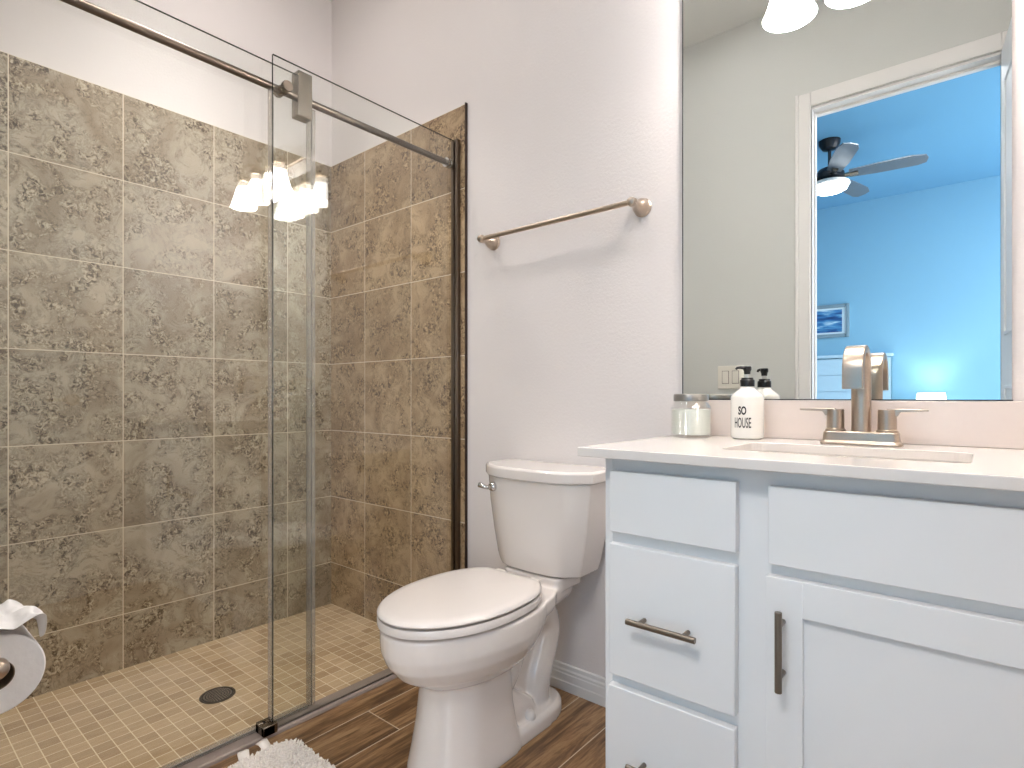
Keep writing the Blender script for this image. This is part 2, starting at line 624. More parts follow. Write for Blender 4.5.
baseboard('baseboard_back', 0.966, 1.905, 'white stepped baseboard behind the toilet')
# door casing and jamb
bm = boxes((DX0 - 0.072, DX0 - 0.004, FY - 0.001, FY + 0.012, 0, DZ + 0.075), (DX1 + 0.004, DX1 + 0.072, FY - 0.001, FY + 0.012, 0, DZ + 0.075),
           (DX0 - 0.004, DX1 + 0.004, FY - 0.001, FY + 0.012, DZ + 0.004, DZ + 0.075))
for a, b in ((DX0 - 0.074, DX0 - 0.058), (DX1 + 0.058, DX1 + 0.074)):
    box(bm, a, b, FY - 0.001, FY + 0.016, 0, DZ + 0.077)
struct('trim_2', bm, M['trim'], 'white casing around the bedroom doorway', bevel=0.003)
struct('trim_3', boxes((DX0 - 0.004, DX0 + 0.002, FY - WT, FY, 0, DZ), (DX1 - 0.0, DX1 + 0.004, FY - WT, FY, 0, DZ), (DX0, DX1, FY - WT, FY, DZ - 0.012, DZ + 0.004),
                       (DX0 + 0.002, DX0 + 0.008, FY - 0.07, FY - 0.04, 0, DZ - 0.012), (DX0 + 0.008, DX1, FY - 0.08, FY - 0.05, DZ - 0.024, DZ - 0.012)), M['trim'], 'white jamb and stop lining the doorway', bevel=0.002)

# door leaf swung open into the bathroom
lx0, lx1, ly0, ly1 = 2.593, 2.628, FY + 0.022, FY + 0.022 + 0.705
bm = boxes((lx0, lx1, ly0, ly1, 0.012, 2.44))
dr = struct('door_1', bm, M['door_paint'], 'white door leaf swung open beside the doorway', bevel=0.002)
for z0, z1 in ((0.22, 1.05), (1.25, 2.28)):
    bm = bmesh.new()
    for (a, b, c, d) in ((ly0 + 0.11, ly0 + 0.125, z0, z1), (ly1 - 0.125, ly1 - 0.11, z0, z1), (ly0 + 0.11, ly1 - 0.11, z0, z0 + 0.015), (ly0 + 0.11, ly1 - 0.11, z1 - 0.015, z1)):
        box(bm, lx0 - 0.006, lx0 + 0.002, a, b, c, d)
    obj('door_panel_moulding', bm, M['door_paint'], dr, bevel=0.003)
bm = bmesh.new()
lathe(bm, [(0.0, 0.0), (0.03, 0.0), (0.03, -0.006), (0.011, -0.010), (0.011, -0.036), (0, -0.036)], (lx0, ly1 - 0.06, 0.99), (1, 0, 0), 24)
tube(bm, [(lx0 - 0.03, ly1 - 0.06, 0.99), (lx0 - 0.032, ly1 - 0.12, 0.99), (lx0 - 0.03, ly1 - 0.17, 0.988)], [0.009, 0.008, 0.007], 12)
obj('door_handle', bm, M['nickel'], dr)
piv = Matrix.Translation((2.593, FY + 0.022, 0)) @ Matrix.Rotation(math.radians(-5.5), 4, 'Z') @ Matrix.Translation((-2.593, -FY - 0.022, 0))
for o_ in [dr] + list(dr.children):
    o_.data.transform(piv)

# ------------------------------------------------------------------ setting: bedroom seen in the mirror
BF = FY - WT
struct('floor_bedroom', boxes((BX0, BX1, BY0, BF, -0.12, 0)), M['bed_floor'], 'pale bedroom floor beyond the doorway')
struct('ceiling_bedroom', boxes((BX0, BX1, BY0, BF, CZB, CZB + 0.1)), M['bed_ceiling'], 'bedroom ceiling coloured blue to stand for daylight, above the fan')
struct('wall_bedroom_far', boxes((BX0, BX1, BY0 - 0.12, BY0, -0.12, CZ + 0.1)), M['bed_wall'], 'bedroom wall coloured blue to stand for daylight, with the seascape picture')
struct('wall_bedroom_left', boxes((BX0 - 0.12, BX0, BY0, BF, -0.12, CZ + 0.1)), M['bed_wall'], 'left side wall of the bedroom')
wy0, wy1, wz0, wz1 = -4.55, -2.45, 0.7, 2.3
struct('wall_bedroom_right', boxes((BX1, BX1 + 0.12, BY0, wy0, -0.12, CZ + 0.1), (BX1, BX1 + 0.12, wy1, BF, -0.12, CZ + 0.1), (BX1, BX1 + 0.12, wy0, wy1, -0.12, wz0), (BX1, BX1 + 0.12, wy0, wy1, wz1, CZ + 0.1)), M['bed_wall'], 'bedroom side wall holding the added window')
struct('wall_bedroom_near', boxes((BX0, -0.15, BF, BF + 0.1, -0.12, CZ + 0.1), (RX + 0.12, BX1, BF, BF + 0.1, -0.12, CZ + 0.1)), M['bed_wall'], 'bedroom wall on either side of the bathroom')
bm = boxes((BX1 + 0.03, BX1 + 0.08, wy0, wy0 + 0.05, wz0, wz1), (BX1 + 0.03, BX1 + 0.08, wy1 - 0.05, wy1, wz0, wz1), (BX1 + 0.03, BX1 + 0.08, wy0, wy1, wz0, wz0 + 0.05), (BX1 + 0.03, BX1 + 0.08, wy0, wy1, wz1 - 0.05, wz1), (BX1 + 0.03, BX1 + 0.08, (wy0 + wy1) / 2 - 0.02, (wy0 + wy1) / 2 + 0.02, wz0, wz1))
struct('window_1', bm, M['window_sky'], 'white frame of the unseen bedroom window added for daylight')

# ------------------------------------------------------------------ shower enclosure
gt = 0.008
# sliding door (inner pane)
pane_x = 0.878
sd = thing('sliding_glass_door', 'frameless sliding glass shower door hung on the rail, inside the fixed pane', 'shower door', (pane_x, -1.05, 0.012))
bm = bmesh.new()
box(bm, pane_x - gt / 2, pane_x + gt / 2, -1.50, -0.628, 0.012, 2.021)
gp = obj('glass_pane', bm, [M['glass'], M['glass_edge']], sd, smooth=False)
for p in gp.data.polygons:
    if abs(p.normal.x) < 0.5:
        p.material_index = 1
bm = boxes((pane_x - 0.009, pane_x + 0.009, -0.643, -0.618, 0.014, 1.93))
obj('edge_seal', bm, M['seal'], sd, bevel=0.003)
bm = boxes((pane_x - 0.010, pane_x + 0.010, -1.49, -0.645, 0.010, 0.022))
obj('bottom_sweep', bm, M['seal'], sd, bevel=0.002)
for y in (-0.667, -1.42):
    bm = bmesh.new()
    box(bm, 0.8675, 0.9095, y - 0.024, y + 0.024, 1.882, 2.022)
    obj('roller_hanger', bm, M['steel'], sd, bevel=0.0025)
# fixed panel (outer pane)
fp = thing('fixed_glass_panel', 'fixed frameless glass shower panel held in the metal channel beside the toilet', 'glass panel', (GX, -0.4, 0.012))
bm = bmesh.new()
box(bm, GX - gt / 2, GX + gt / 2, -0.777, -0.012, 0.012, 2.027)
gp = obj('glass_pane', bm, [M['glass'], M['glass_edge']], fp, smooth=False)
for p in gp.data.polygons:
    if abs(p.normal.x) < 0.5:
        p.material_index = 1
bm = boxes((GX - 0.026, GX - 0.0045, -0.779, -0.770, 0.030, 1.93))
obj('edge_seal', bm, M['seal'], fp, bevel=0.002)
# U channel on the wall
bm = boxes((GX - 0.018, GX - 0.0045, -0.026, -0.009, 0.004, 2.03), (GX + 0.0045, GX + 0.018, -0.026, -0.009, 0.004, 2.03), (GX - 0.018, GX + 0.018, -0.013, -0.009, 0.004, 2.03), (GX - 0.018, GX + 0.018, -0.026, -0.009, 2.026, 2.032))
obj('wall_channel', bm, M['nickel_dark'], fp, bevel=0.001)
# rail
rx, rz = 0.8955, 1.940
rl = thing('shower_rail', 'round brushed metal rail across the top of the glass shower', 'rail', (rx, -0.75, rz))
bm = bmesh.new()
tube(bm, [(rx, -1.534, rz), (rx, -0.03, rz)], 0.0115, 24)
obj('rail_tube', bm, M['nickel_dark'], rl)
bm = bmesh.new()
lathe(bm, [(0.0, 0), (0.019, 0), (0.019, 0.008), (0.0155, 0.010), (0.0155, 0.016), (0.019, 0.018), (0.019, 0.024), (0, 0.024)], (rx, -0.054, rz), (0, 1, 0), 24)
obj('end_collar', bm, M['chrome'], rl)
bm = bmesh.new()
lathe(bm, [(0.0, 0), (0.017, 0), (0.017, 0.022), (0, 0.022)], (rx, -1.534, rz), (0, 1, 0), 24)
obj('end_collar', bm, M['nickel_dark'], rl)
for y in (-0.738,):
    bm = bmesh.new()
    lathe(bm, [(0.0, -0.028), (0.013, -0.028), (0.015, -0.022), (0.015, 0.002), (0.011, 0.006), (0.011, 0.022), (0.0155, 0.024), (0.0165, 0.028), (0.0165, 0.038), (0.0155, 0.040), (0, 0.040)], (rx, y, rz + 0.002), (1, 0, 0), 28)
    obj('standoff_knob', bm, M['steel'], rl)
# track on the floor
bm = bmesh.new()
prof = [(0.862, -0.02), (0.862, 0.007), (0.866, 0.009), (0.899, 0.009), (0.902, 0.012), (0.926, 0.012), (0.930, 0.008), (0.932, 0.0005), (0.868, 0.0005), (0.868, -0.02)]
prism(bm, [Vector((x, -1.534, z)) for x, z in prof], (0, 1.524, 0))
tag(obj('shower_track', bm, M['aluminium'], smooth=False), 'low metal sill track under the shower glass', 'track')
# door guide clamp
dg = thing('door_guide', 'small square metal guide block at the bottom corner of the fixed glass', 'door guide', (0.912, -0.793, 0.012))
bm = boxes((0.888, 0.906, -0.815, -0.772, 0.012, 0.040), (0.923, 0.938, -0.815, -0.772, 0.012, 0.040), (0.888, 0.938, -0.815, -0.780, 0.012, 0.038))
obj('guide_block', bm, M['steel'], dg, bevel=0.0015)
bm = bmesh.new()
lathe(bm, [(0.0, 0), (0.005, 0), (0.005, 0.002), (0, 0.002)], (0.902, -0.797, 0.038), (0, 0, 1), 16)
obj('set_screw', bm, M['dark_gap'], dg)
# drain
dn = thing('shower_drain', 'round dark metal drain in the shower floor', 'drain', (0.487, -0.757, -0.04))
bm = bmesh.new()
lathe(bm, [(0.054, 0.0), (0.057, 0.0015), (0.056, 0.003), (0.050, 0.003), (0.049, 0.001), (0, 0.001)], (0.487, -0.757, -0.0395), (0, 0, 1), 40)
obj('drain_ring', bm, M['bronze'], dn)
bm = bmesh.new()
lathe(bm, [(0.049, 0.0012), (0.049, 0.0022), (0, 0.0022)], (0.487, -0.757, -0.0395), (0, 0, 1), 40)
obj('strainer_plate', bm, M['drain_hole'], dn)
bm = bmesh.new()
for k in range(6):
    for j in range(max(1, k * 6)):
        a = 2 * PI * j / max(1, k * 6)
        lathe(bm, [(0.0032, 0.002), (0.0028, 0.0034), (0, 0.0036)], (0.487 + 0.0085 * k * math.cos(a), -0.757 + 0.0085 * k * math.sin(a), -0.0395), (0, 0, 1), 6)
o = obj('strainer_studs', bm, M['nickel'], dn)

# ------------------------------------------------------------------ towel bar
tz, ty = 1.592, -0.072
tb = thing('towel_bar', 'brushed nickel towel bar on the wall above the toilet', 'towel bar', (1.41, 0, tz))
bm = bmesh.new()
tube(bm, [(1.094, ty, tz), (1.742, ty, tz)], 0.0085, 20)
obj('bar', bm, M['nickel'], tb)
for x in (1.108, 1.728):
    bm = bmesh.new()
    lathe(bm, [(0.0, 0.0), (0.029, 0.0), (0.029, -0.004), (0.026, -0.008), (0.0265, -0.014), (0.024, -0.024), (0.018, -0.036), (0.013, -0.046), (0.0115, -0.055), (0.013, -0.060), (0.0145, -0.068), (0.0145, -0.076), (0.012, -0.083), (0.006, -0.087), (0, -0.088)], (x, 0, tz), (0, 1, 0), 32)
    obj('post', bm, M['nickel'], tb)

# ------------------------------------------------------------------ toilet
TX = 1.424
toilet = thing('toilet', 'white two-piece toilet with closed lid between shower and vanity', 'toilet', (TX, -0.37, 0))


def egg(tip, back, hw, z, n=48, uc=None, sq=2.0, bw=None):
    """closed outline; u from the wall outwards, widest at uc"""
    uc = uc if uc is not None else back + (tip - back) * 0.44
    out = []
    for k in range(n):
        a = 2 * PI * k / n
        ca, sa = math.cos(a), math.sin(a)
        if ca >= 0:
            u = uc + (tip - uc) * ca
            v = hw * sa
        else:
            e = 2 / sq
            u = uc - (uc - back) * abs(ca) ** e
            v = hw * math.copysign(abs(sa) ** e, sa)
        out.append(Vector((TX + v, -u, z)))
    return out


bm = bmesh.new()
# bowl
loft(bm, [egg(0.60, 0.30, 0.085, 0.232), egg(0.645, 0.27, 0.120, 0.254), egg(0.695, 0.24, 0.150, 0.286), egg(0.725, 0.21, 0.168, 0.322), egg(0.739, 0.19, 0.177, 0.354),
          egg(0.742, 0.18, 0.179, 0.378), egg(0.742, 0.18, 0.179, 0.408), egg(0.739, 0.18, 0.176, 0.412)])
# pedestal front
loft(bm, [egg(0.655, 0.325, 0.116, 0.0, sq=6, uc=0.52), egg(0.655, 0.328, 0.115, 0.02, sq=6, uc=0.52), egg(0.642, 0.345, 0.107, 0.07, sq=6, uc=0.52), egg(0.629, 0.357, 0.100, 0.14, sq=6, uc=0.51), egg(0.620, 0.357, 0.096, 0.22, sq=5, uc=0.50), egg(0.62, 0.32, 0.098, 0.27, sq=3, uc=0.49)])
# foot flange
loft(bm, [egg(0.62, 0.085, 0.106, 0.0, sq=3.2, uc=0.30), egg(0.62, 0.087, 0.105, 0.034, sq=3.2, uc=0.30), egg(0.61, 0.097, 0.096, 0.050, sq=3.2, uc=0.30)])
# ramp between flange and pedestal
loft(bm, [egg(0.46, 0.20, 0.080, 0.03, sq=4), egg(0.46, 0.235, 0.074, 0.085, sq=4), egg(0.46, 0.29, 0.066, 0.12, sq=4), egg(0.46, 0.33, 0.06, 0.15, sq=4)])
# trapway: out of the bowl, over the bend and down behind
for sgn in (-1, 1):
    x = TX + sgn * 0.024
    pts = smooth_path([(x, -0.47, 0.20), (x, -0.40, 0.175), (x, -0.335, 0.215), (x, -0.285, 0.285), (x, -0.225, 0.325), (x, -0.160, 0.315), (x, -0.135, 0.265), (x, -0.155, 0.195), (x, -0.185, 0.13), (x, -0.195, 0.06), (x, -0.195, 0.01)], 6)
    tube(bm, pts, [0.075 - 0.025 * min(1, i / 14) for i in range(len(pts))], 20)
# web filling the inside of the trapway loop
loft(bm, [[Vector((TX + v, -u, z)) for u, v in ((0.19, -0.03), (0.19, 0.03), (0.36, 0.03), (0.36, -0.03))] for z in (0.03, 0.33)])
# deck running back from the rim under the tank
deck = lambda g, z: [Vector((TX + v, -u, z)) for u, v in ((0.44, -0.172 + g), (0.44, 0.172 - g), (0.34, 0.163 - g), (0.232, 0.136 - g), (0.195, 0.116 - g), (0.075 + g * 0.3, 0.095 - g), (0.075 + g * 0.3, -0.095 + g), (0.195, -0.116 + g), (0.232, -0.136 + g), (0.34, -0.163 + g))]
loft(bm, [deck(0.050, 0.335), deck(0.022, 0.350), deck(0.008, 0.364), deck(0.001, 0.380), deck(0.0, 0.408), deck(0.003, 0.412)])
# tank saddle
loft(bm, [rrect(TX, -0.115, 0.115, 0.075, 0.03, 0.40), rrect(TX, -0.115, 0.115, 0.075, 0.03, 0.440)])
bowl = obj('bowl', bm, M['porcelain'], toilet)
rm = bowl.modifiers.new('remesh', 'REMESH')
rm.mode = 'VOXEL'
rm.voxel_size = 0.0045
rm.use_smooth_shade = True
sm = bowl.modifiers.new('smooth', 'SMOOTH')
sm.factor = 0.5
sm.iterations = 7

# seat ring and lid
SB = 0.266


def seat_outline(grow, z):
    o = egg(0.745 + grow, 0.245 - grow, 0.177 + grow, z, 96, uc=0.485, sq=2.6)
    for p in o:
        p.y = min(p.y, -(SB - grow))
    return o


bm = bmesh.new()
loft(bm, [seat_outline(-0.003, 0.4200), seat_outline(0.0, 0.4212), seat_outline(0.001, 0.436), seat_outline(-0.002, 0.4410)], cap=False)
# ring: inner hole
o1 = [v for v in bm.verts]
n = 96
bot, topv = o1[:n], o1[3 * n:4 * n]
inn = lambda z: [bm.verts.new(p) for p in egg(0.665, 0.30, 0.112, z, n, uc=0.485)]
ib, it = inn(0.4200), inn(0.4410)
for k in range(n):
    k2 = (k + 1) % n
    bm.faces.new((bot[k], bot[k2], ib[k2], ib[k]))
    bm.faces.new((topv[k], topv[k2], it[k2], it[k]))
    bm.faces.new((ib[k], ib[k2], it[k2], it[k]))
obj('seat', bm, M['seat'], toilet)
bm = bmesh.new()
loft(bm, [seat_outline(-0.003, 0.4475), seat_outline(0.0, 0.4480), seat_outline(0.001, 0.451), seat_outline(-0.002, 0.456), seat_outline(-0.008, 0.4600), seat_outline(-0.028, 0.4625), seat_outline(-0.08, 0.4650), seat_outline(-0.14, 0.4660)])
obj('lid', bm, M['seat'], toilet)
for s in (-1, 1):
    bm = bmesh.new()
    box(bm, TX + s * 0.07 - 0.018, TX + s * 0.07 + 0.018, -0.272, -0.236, 0.411, 0.452)
    obj('hinge', bm, M['seat'], toilet, bevel=0.006, seg=3)
    bm = bmesh.new()
    lathe(bm, [(0.0, 0), (0.018, 0), (0.018, 0.008), (0.015, 0.018), (0.009, 0.024), (0, 0.026)], (TX + s * 0.080, -0.285, 0.048), (0, 0, 1), 20)
    obj('bolt_cap', bm, M['seat'], toilet)


def tank_loop(u0, u1, hw, ch, z, bow=0.012):
    pts = [(u0, -hw), (u1 - ch, -hw), (u1 - ch * 0.25, -hw + ch * 0.85)]
    for k in range(1, 8):
        t = -1 + 2 * k / 8
        pts.append((u1 + bow * (1 - t * t), t * (hw - ch)))
    pts += [(u1 - ch * 0.25, hw - ch * 0.85), (u1 - ch, hw), (u0, hw)]
    return [Vector((TX + v, -u, z)) for u, v in pts]


bm = bmesh.new()
loft(bm, [tank_loop(0.05, 0.172, 0.150, 0.040, 0.4405, 0.010), tank_loop(0.036, 0.182, 0.163, 0.042, 0.447, 0.011), tank_loop(0.030, 0.187, 0.171, 0.043, 0.475, 0.012), tank_loop(0.024, 0.192, 0.187, 0.045, 0.56, 0.013), tank_loop(0.02, 0.197, 0.200, 0.047, 0.65, 0.014), tank_loop(0.018, 0.200, 0.208, 0.048, 0.738, 0.014)])
obj('tank', bm, M['porcelain'], toilet, bevel=0.003, seg=2, autosmooth=28)
bm = bmesh.new()
loft(bm, [tank_loop(0.012, 0.206, 0.211, 0.056, 0.738, 0.014), tank_loop(0.010, 0.214, 0.219, 0.060, 0.743, 0.014), tank_loop(0.010, 0.214, 0.219, 0.060, 0.771, 0.014), tank_loop(0.016, 0.208, 0.213, 0.057, 0.777, 0.014)])
obj('tank_lid', bm, M['porcelain'], toilet, bevel=0.002, seg=2, autosmooth=28)
lev = bmesh.new()
lathe(lev, [(0.0, 0.004), (0.016, 0.004), (0.016, -0.004), (0.012, -0.010), (0.007, -0.012), (0.007, -0.024), (0, -0.024)], (TX - 0.140, -0.205, 0.705), (0.15, 1, 0), 24)
lp = smooth_path([(TX - 0.140, -0.228, 0.705), (TX - 0.150, -0.236, 0.708), (TX - 0.159, -0.239, 0.711), (TX - 0.168, -0.240, 0.713)], 4)
tube(lev, lp, [0.006 + 0.0035 * (i / (len(lp) - 1)) for i in range(len(lp))], 14)
obj('flush_lever', lev, M['chrome'], toilet)

# ------------------------------------------------------------------ vanity
VF = -0.525
vx0, vx1 = 1.905, 2.715
van = thing('vanity_cabinet', 'white painted vanity cabinet with drawers and door under the counter', 'cabinet', (2.31, -0.26, 0))
bm = bmesh.new()
bm = boxes((vx0, vx0 + 0.018, VF, -0.005, 0.0, 0.875), (vx1 - 0.018, vx1, VF, -0.005, 0.0, 0.875), (vx0 + 0.018, vx1 - 0.018, VF + 0.06, VF + 0.075, 0.0, 0.10),
           (vx0 + 0.018, vx1 - 0.018, VF, -0.005, 0.10, 0.118), (vx0 + 0.018, vx1 - 0.018, -0.017, -0.005, 0.118, 0.875),
           (vx0 + 0.018, vx1 - 0.018, VF, VF + 0.019, 0.118, 0.875))
obj('cabinet_body', bm, M['cabinet'], van, bevel=0.001)
ff = VF - 0.020


def bar_handle(parent, p0, p1, out):
    bm = bmesh.new()
    p0, p1 = Vector(p0), Vector(p1)
    d = (p1 - p0)
    tube(bm, [p0, p1], 0.006, 16)
    for t in (0.18, 0.82):
        q = p0 + d * t
        tube(bm, [q, (q.x, ff + 0.0005, q.z)], 0.0048, 12)
    obj('handle', bm, M['handle_metal'], parent, bevel=0.0008)


o = obj('drawer_front', boxes((1.927, 2.193, ff, VF - 0.0005, 0.716, 0.847)), M['cabinet'], van, bevel=0.0018)
o = obj('drawer', boxes((1.925, 2.191, ff, VF - 0.0005, 0.412, 0.691)), M['cabinet'], van, bevel=0.0018)
bar_handle(o, (1.983, -0.575, 0.546), (2.128, -0.575, 0.546), -1)
o = obj('drawer', boxes((1.924, 2.19, ff, VF - 0.0005, 0.112, 0.388)), M['cabinet'], van, bevel=0.0018)
bar_handle(o, (1.983, -0.575, 0.249), (2.128, -0.575, 0.249), -1)
obj('false_front', boxes((2.249, 2.69, ff, VF - 0.0005, 0.707, 0.846)), M['cabinet'], van, bevel=0.0018)
dx0, dx1, dz0, dz1 = 2.246, 2.69, 0.112, 0.686
bm = boxes((dx0, dx0 + 0.059, ff, VF - 0.0005, dz0, dz1), (dx1 - 0.059, dx1, ff, VF - 0.0005, dz0, dz1), (dx0 + 0.059, dx1 - 0.059, ff, VF - 0.0005, dz1 - 0.063, dz1), (dx0 + 0.059, dx1 - 0.059, ff, VF - 0.0005, dz0, dz0 + 0.063))
d = obj('door', bm, M['cabinet'], van, bevel=0.0012)
obj('door_panel', boxes((dx0 + 0.056, dx1 - 0.056, ff + 0.009, VF - 0.001, dz0 + 0.06, dz1 - 0.06)), M['cabinet'], d)
bar_handle(d, (2.274, -0.575, 0.636), (2.274, -0.575, 0.498), -1)

# countertop with sink cut-out
cxs, cys, hxs, hys = 2.321, -0.302, 0.206, 0.118
bm = bmesh.new()
zt, zb = 0.895, 0.875
outer = [Vector((1.862, -0.572, 0)), Vector((RX - 0.002, -0.572, 0)), Vector((RX - 0.002, -0.001, 0)), Vector((1.862, -0.001, 0))]
inner = rrect(cxs, cys, hxs, hys, 0.03, 0)


def ring_face(bm, z):
    vo = [bm.verts.new((p.x, p.y, z)) for p in outer]
    vi = [bm.verts.new((p.x, p.y, z)) for p in inner]
    es = []
    for vv in (vo, vi):
        for k in range(len(vv)):
            es.append(bm.edges.new((vv[k], vv[(k + 1) % len(vv)])))
    bmesh.ops.triangle_fill(bm, use_beauty=True, edges=es)
    return vo, vi


to, ti = ring_face(bm, zt)
bo, bi = ring_face(bm, zb)
for A, B in ((to, bo), (ti, bi)):
    for k in range(len(A)):
        bm.faces.new((A[k], A[(k + 1) % len(A)], B[(k + 1) % len(A)], B[k]))
ct = obj('countertop', bm, M['quartz'], smooth=False, bevel=0.002)
tag(ct, 'white quartz countertop with cut-out sink on the vanity', 'countertop')
tag(obj('backsplash', boxes((1.878, RX - 0.002, -0.0205, -0.001, 0.8955, 0.995)), M['splash'], bevel=0.0015), 'low white quartz backsplash between counter and mirror', 'backsplash')
# undermount sink
sk = thing('sink', 'white rectangular undermount sink below the faucet', 'sink', (cxs, cys, 0.74))
bm = bmesh.new()
e = 0.006
inn_l = [rrect(cxs, cys, hxs + e, hys + e, 0.034, 0.8745), rrect(cxs, cys, hxs + e - 0.004, hys + e - 0.004, 0.034, 0.84), rrect(cxs, cys, hxs - 0.01, hys - 0.008, 0.04, 0.775), rrect(cxs, cys, hxs - 0.03, hys - 0.025, 0.04, 0.757), rrect(cxs, cys, hxs - 0.10, hys - 0.07, 0.03, 0.752), rrect(cxs, cys, 0.022, 0.022, 0.0215, 0.750)]
out_l = [rrect(cxs, cys, 0.022, 0.022, 0.0215, 0.738), rrect(cxs, cys, hxs - 0.02, hys - 0.015, 0.05, 0.742), rrect(cxs, cys, hxs + 0.004, hys + 0.004, 0.05, 0.775), rrect(cxs, cys, hxs + 0.018, hys + 0.018, 0.046, 0.8745)]
rings = loft(bm, inn_l + out_l + [inn_l[0]], cap=False)
bmesh.ops.remove_doubles(bm, verts=bm.verts, dist=1e-5)
obj('basin', bm, M['sink'], sk)
bm = bmesh.new()
lathe(bm, [(0.0215, 0.0), (0.024, 0.003), (0.019, 0.0035), (0.017, 0.001), (0, 0.001)], (cxs, cys, 0.7505), (0, 0, 1), 24)
obj('drain_flange', bm, M['chrome'], sk)

# faucet
fx, fy = 2.326, -0.105
fz = 0.895
fc = thing('faucet', 'brushed nickel two-handle faucet with tall arched spout behind the sink', 'faucet', (fx, fy, fz))
bm = bmesh.new()
loft(bm, [rrect(fx, fy, 0.080, 0.028, 0.012, fz), rrect(fx, fy, 0.080, 0.028, 0.012, fz + 0.006), rrect(fx, fy, 0.075, 0.024, 0.010, fz + 0.008), rrect(fx, fy, 0.073, 0.023, 0.010, fz + 0.030)])
obj('base_plate', bm, M['nickel'], fc, bevel=0.002)
# arched ribbon spout in the y-z plane
bm = bmesh.new()
zr = 0.164
RO = 0.052
path = [(0.0, 0.028), (0.0, 0.10), (0.0, zr)]
for k in range(1, 15):
    a = PI * k / 14 * 0.97
    path.append((-(RO - RO * math.cos(a)), zr + RO * math.sin(a)))
lasty, lastz = path[-1]
path.append((lasty - 0.002, lastz - 0.042))
sects = []
for i, (dy, dz) in enumerate(path):
    p0 = path[max(i - 1, 0)]
    p1 = path[min(i + 1, len(path) - 1)]
    t = Vector((0, p1[0] - p0[0], p1[1] - p0[1])).normalized()
    nrm = Vector((0, -t.z, t.y))
    fr = min(1, max(0, (i - 1) / 4))
    hwid = 0.0200
    hth = 0.0170 * (1 - fr) + 0.0085 * fr
    ctr = Vector((fx, fy + 0.008 + dy, fz + dz))
    ring = []
    rr = 0.0165 * (1 - fr) + 0.003 * fr
    for sx, sy, a0 in ((1, 1, 0), (-1, 1, 90), (-1, -1, 180), (1, -1, 270)):
        for k in range(5):
            a = math.radians(a0 + 90 * k / 4)
            px = sx * (hwid - rr) + rr * math.cos(a)
            py = sy * (hth - rr) + rr * math.sin(a)
            ring.append(ctr + Vector((1, 0, 0)) * px + nrm * py)
    sects.append(ring)
loft(bm, sects)
obj('spout', bm, M['nickel'], fc, autosmooth=40)
for s in (-1, 1):
    bm = bmesh.new()
    hx = fx + s * 0.0508
    lathe(bm, [(0.0, 0.030), (0.0215, 0.030), (0.0215, 0.034), (0.0185, 0.036), (0.0185, 0.040), (0.0180, 0.078), (0.0170, 0.081), (0, 0.081)], (hx, fy, fz), (0, 0, 1), 28)
    h = obj('handle', bm, M['nickel'], fc)
    bm = bmesh.new()
    prism(bm, [Vector((hx + s * u, fy - 0.0085, fz + z)) for u, z in ((0.0, 0.083), (0.0, 0.078), (0.014, 0.066), (0.020, 0.066), (0.026, 0.0755), (0.075, 0.0775), (0.075, 0.082))], (0, 0.017, 0))
    obj('lever', bm, M['nickel'], h, bevel=0.0012)

# jar candle
jx, jy, jz = 1.922, -0.097, 0.8955
jar = thing('candle_jar', 'ribbed glass candle jar with pale green wax and grey metal lid', 'candle', (jx, jy, jz))
bm = bmesh.new()
prof = [(0.0, 0.0), (0.048, 0.0), (0.052, 0.004)]
for k in range(1, 33):
    z = 0.004 + 0.076 * k / 32
    prof.append((0.0550 + 0.0009 * math.cos(k * PI), z))
prof += [(0.050, 0.086), (0.046, 0.092), (0.043, 0.096), (0.043, 0.101)]
inn = [(0.040, 0.101), (0.040, 0.096), (0.046, 0.086), (0.0520, 0.08), (0.0520, 0.006), (0, 0.005)]
lathe(bm, prof + inn, (jx, jy, jz), (0, 0, 1), 40)
obj('jar_glass', bm, M['jar_glass'], jar)
bm = bmesh.new()
lathe(bm, [(0.0, 0.0055), (0.050, 0.0065), (0.0514, 0.012), (0.0514, 0.074), (0.045, 0.076), (0, 0.075)], (jx, jy, jz), (0, 0, 1), 40)
obj('wax', bm, M['wax'], jar)
bm = bmesh.new()
lathe(bm, [(0.0, 0.1012), (0.0445, 0.1012), (0.0445, 0.097), (0.0465, 0.097), (0.0465, 0.114), (0.0445, 0.117), (0, 0.118)], (jx, jy, jz), (0, 0, 1), 40)
obj('lid', bm, M['lid_metal'], jar)

# soap bottle
bx, by, bz = 2.067, -0.080, 0.8955
bt = thing('soap_bottle', 'white pump bottle with dark lettering beside the candle jar', 'bottle', (bx, by, bz))
BR = 0.0405
bm = bmesh.new()
prof = [(0.0, 0.0), (0.034, 0.0), (0.0385, 0.003), (BR, 0.010), (BR, 0.104), (0.0397, 0.110), (0.037, 0.115), (0.030, 0.121), (0.021, 0.128), (0.0165, 0.134), (0.0165, 0.138), (0, 0.138)]
lathe(bm, prof, (bx, by, bz), (0, 0, 1), 48)
obj('bottle_body', bm, M['bottle'], bt)
bm = bmesh.new()
lathe(bm, [(0.0, 0.136), (0.0180, 0.136), (0.0180, 0.152), (0.0165, 0.154), (0.0150, 0.154), (0.0145, 0.159), (0, 0.159)], (bx, by, bz), (0, 0, 1), 28)
pc = obj('pump_collar', bm, M['black'], bt)
bm = bmesh.new()
lathe(bm, [(0.0, 0.158), (0.0055, 0.158), (0.0055, 0.170), (0, 0.170)], (bx, by, bz), (0, 0, 1), 16)
obj('pump_stem', bm, M['clear_stem'], bt)
bm = bmesh.new()
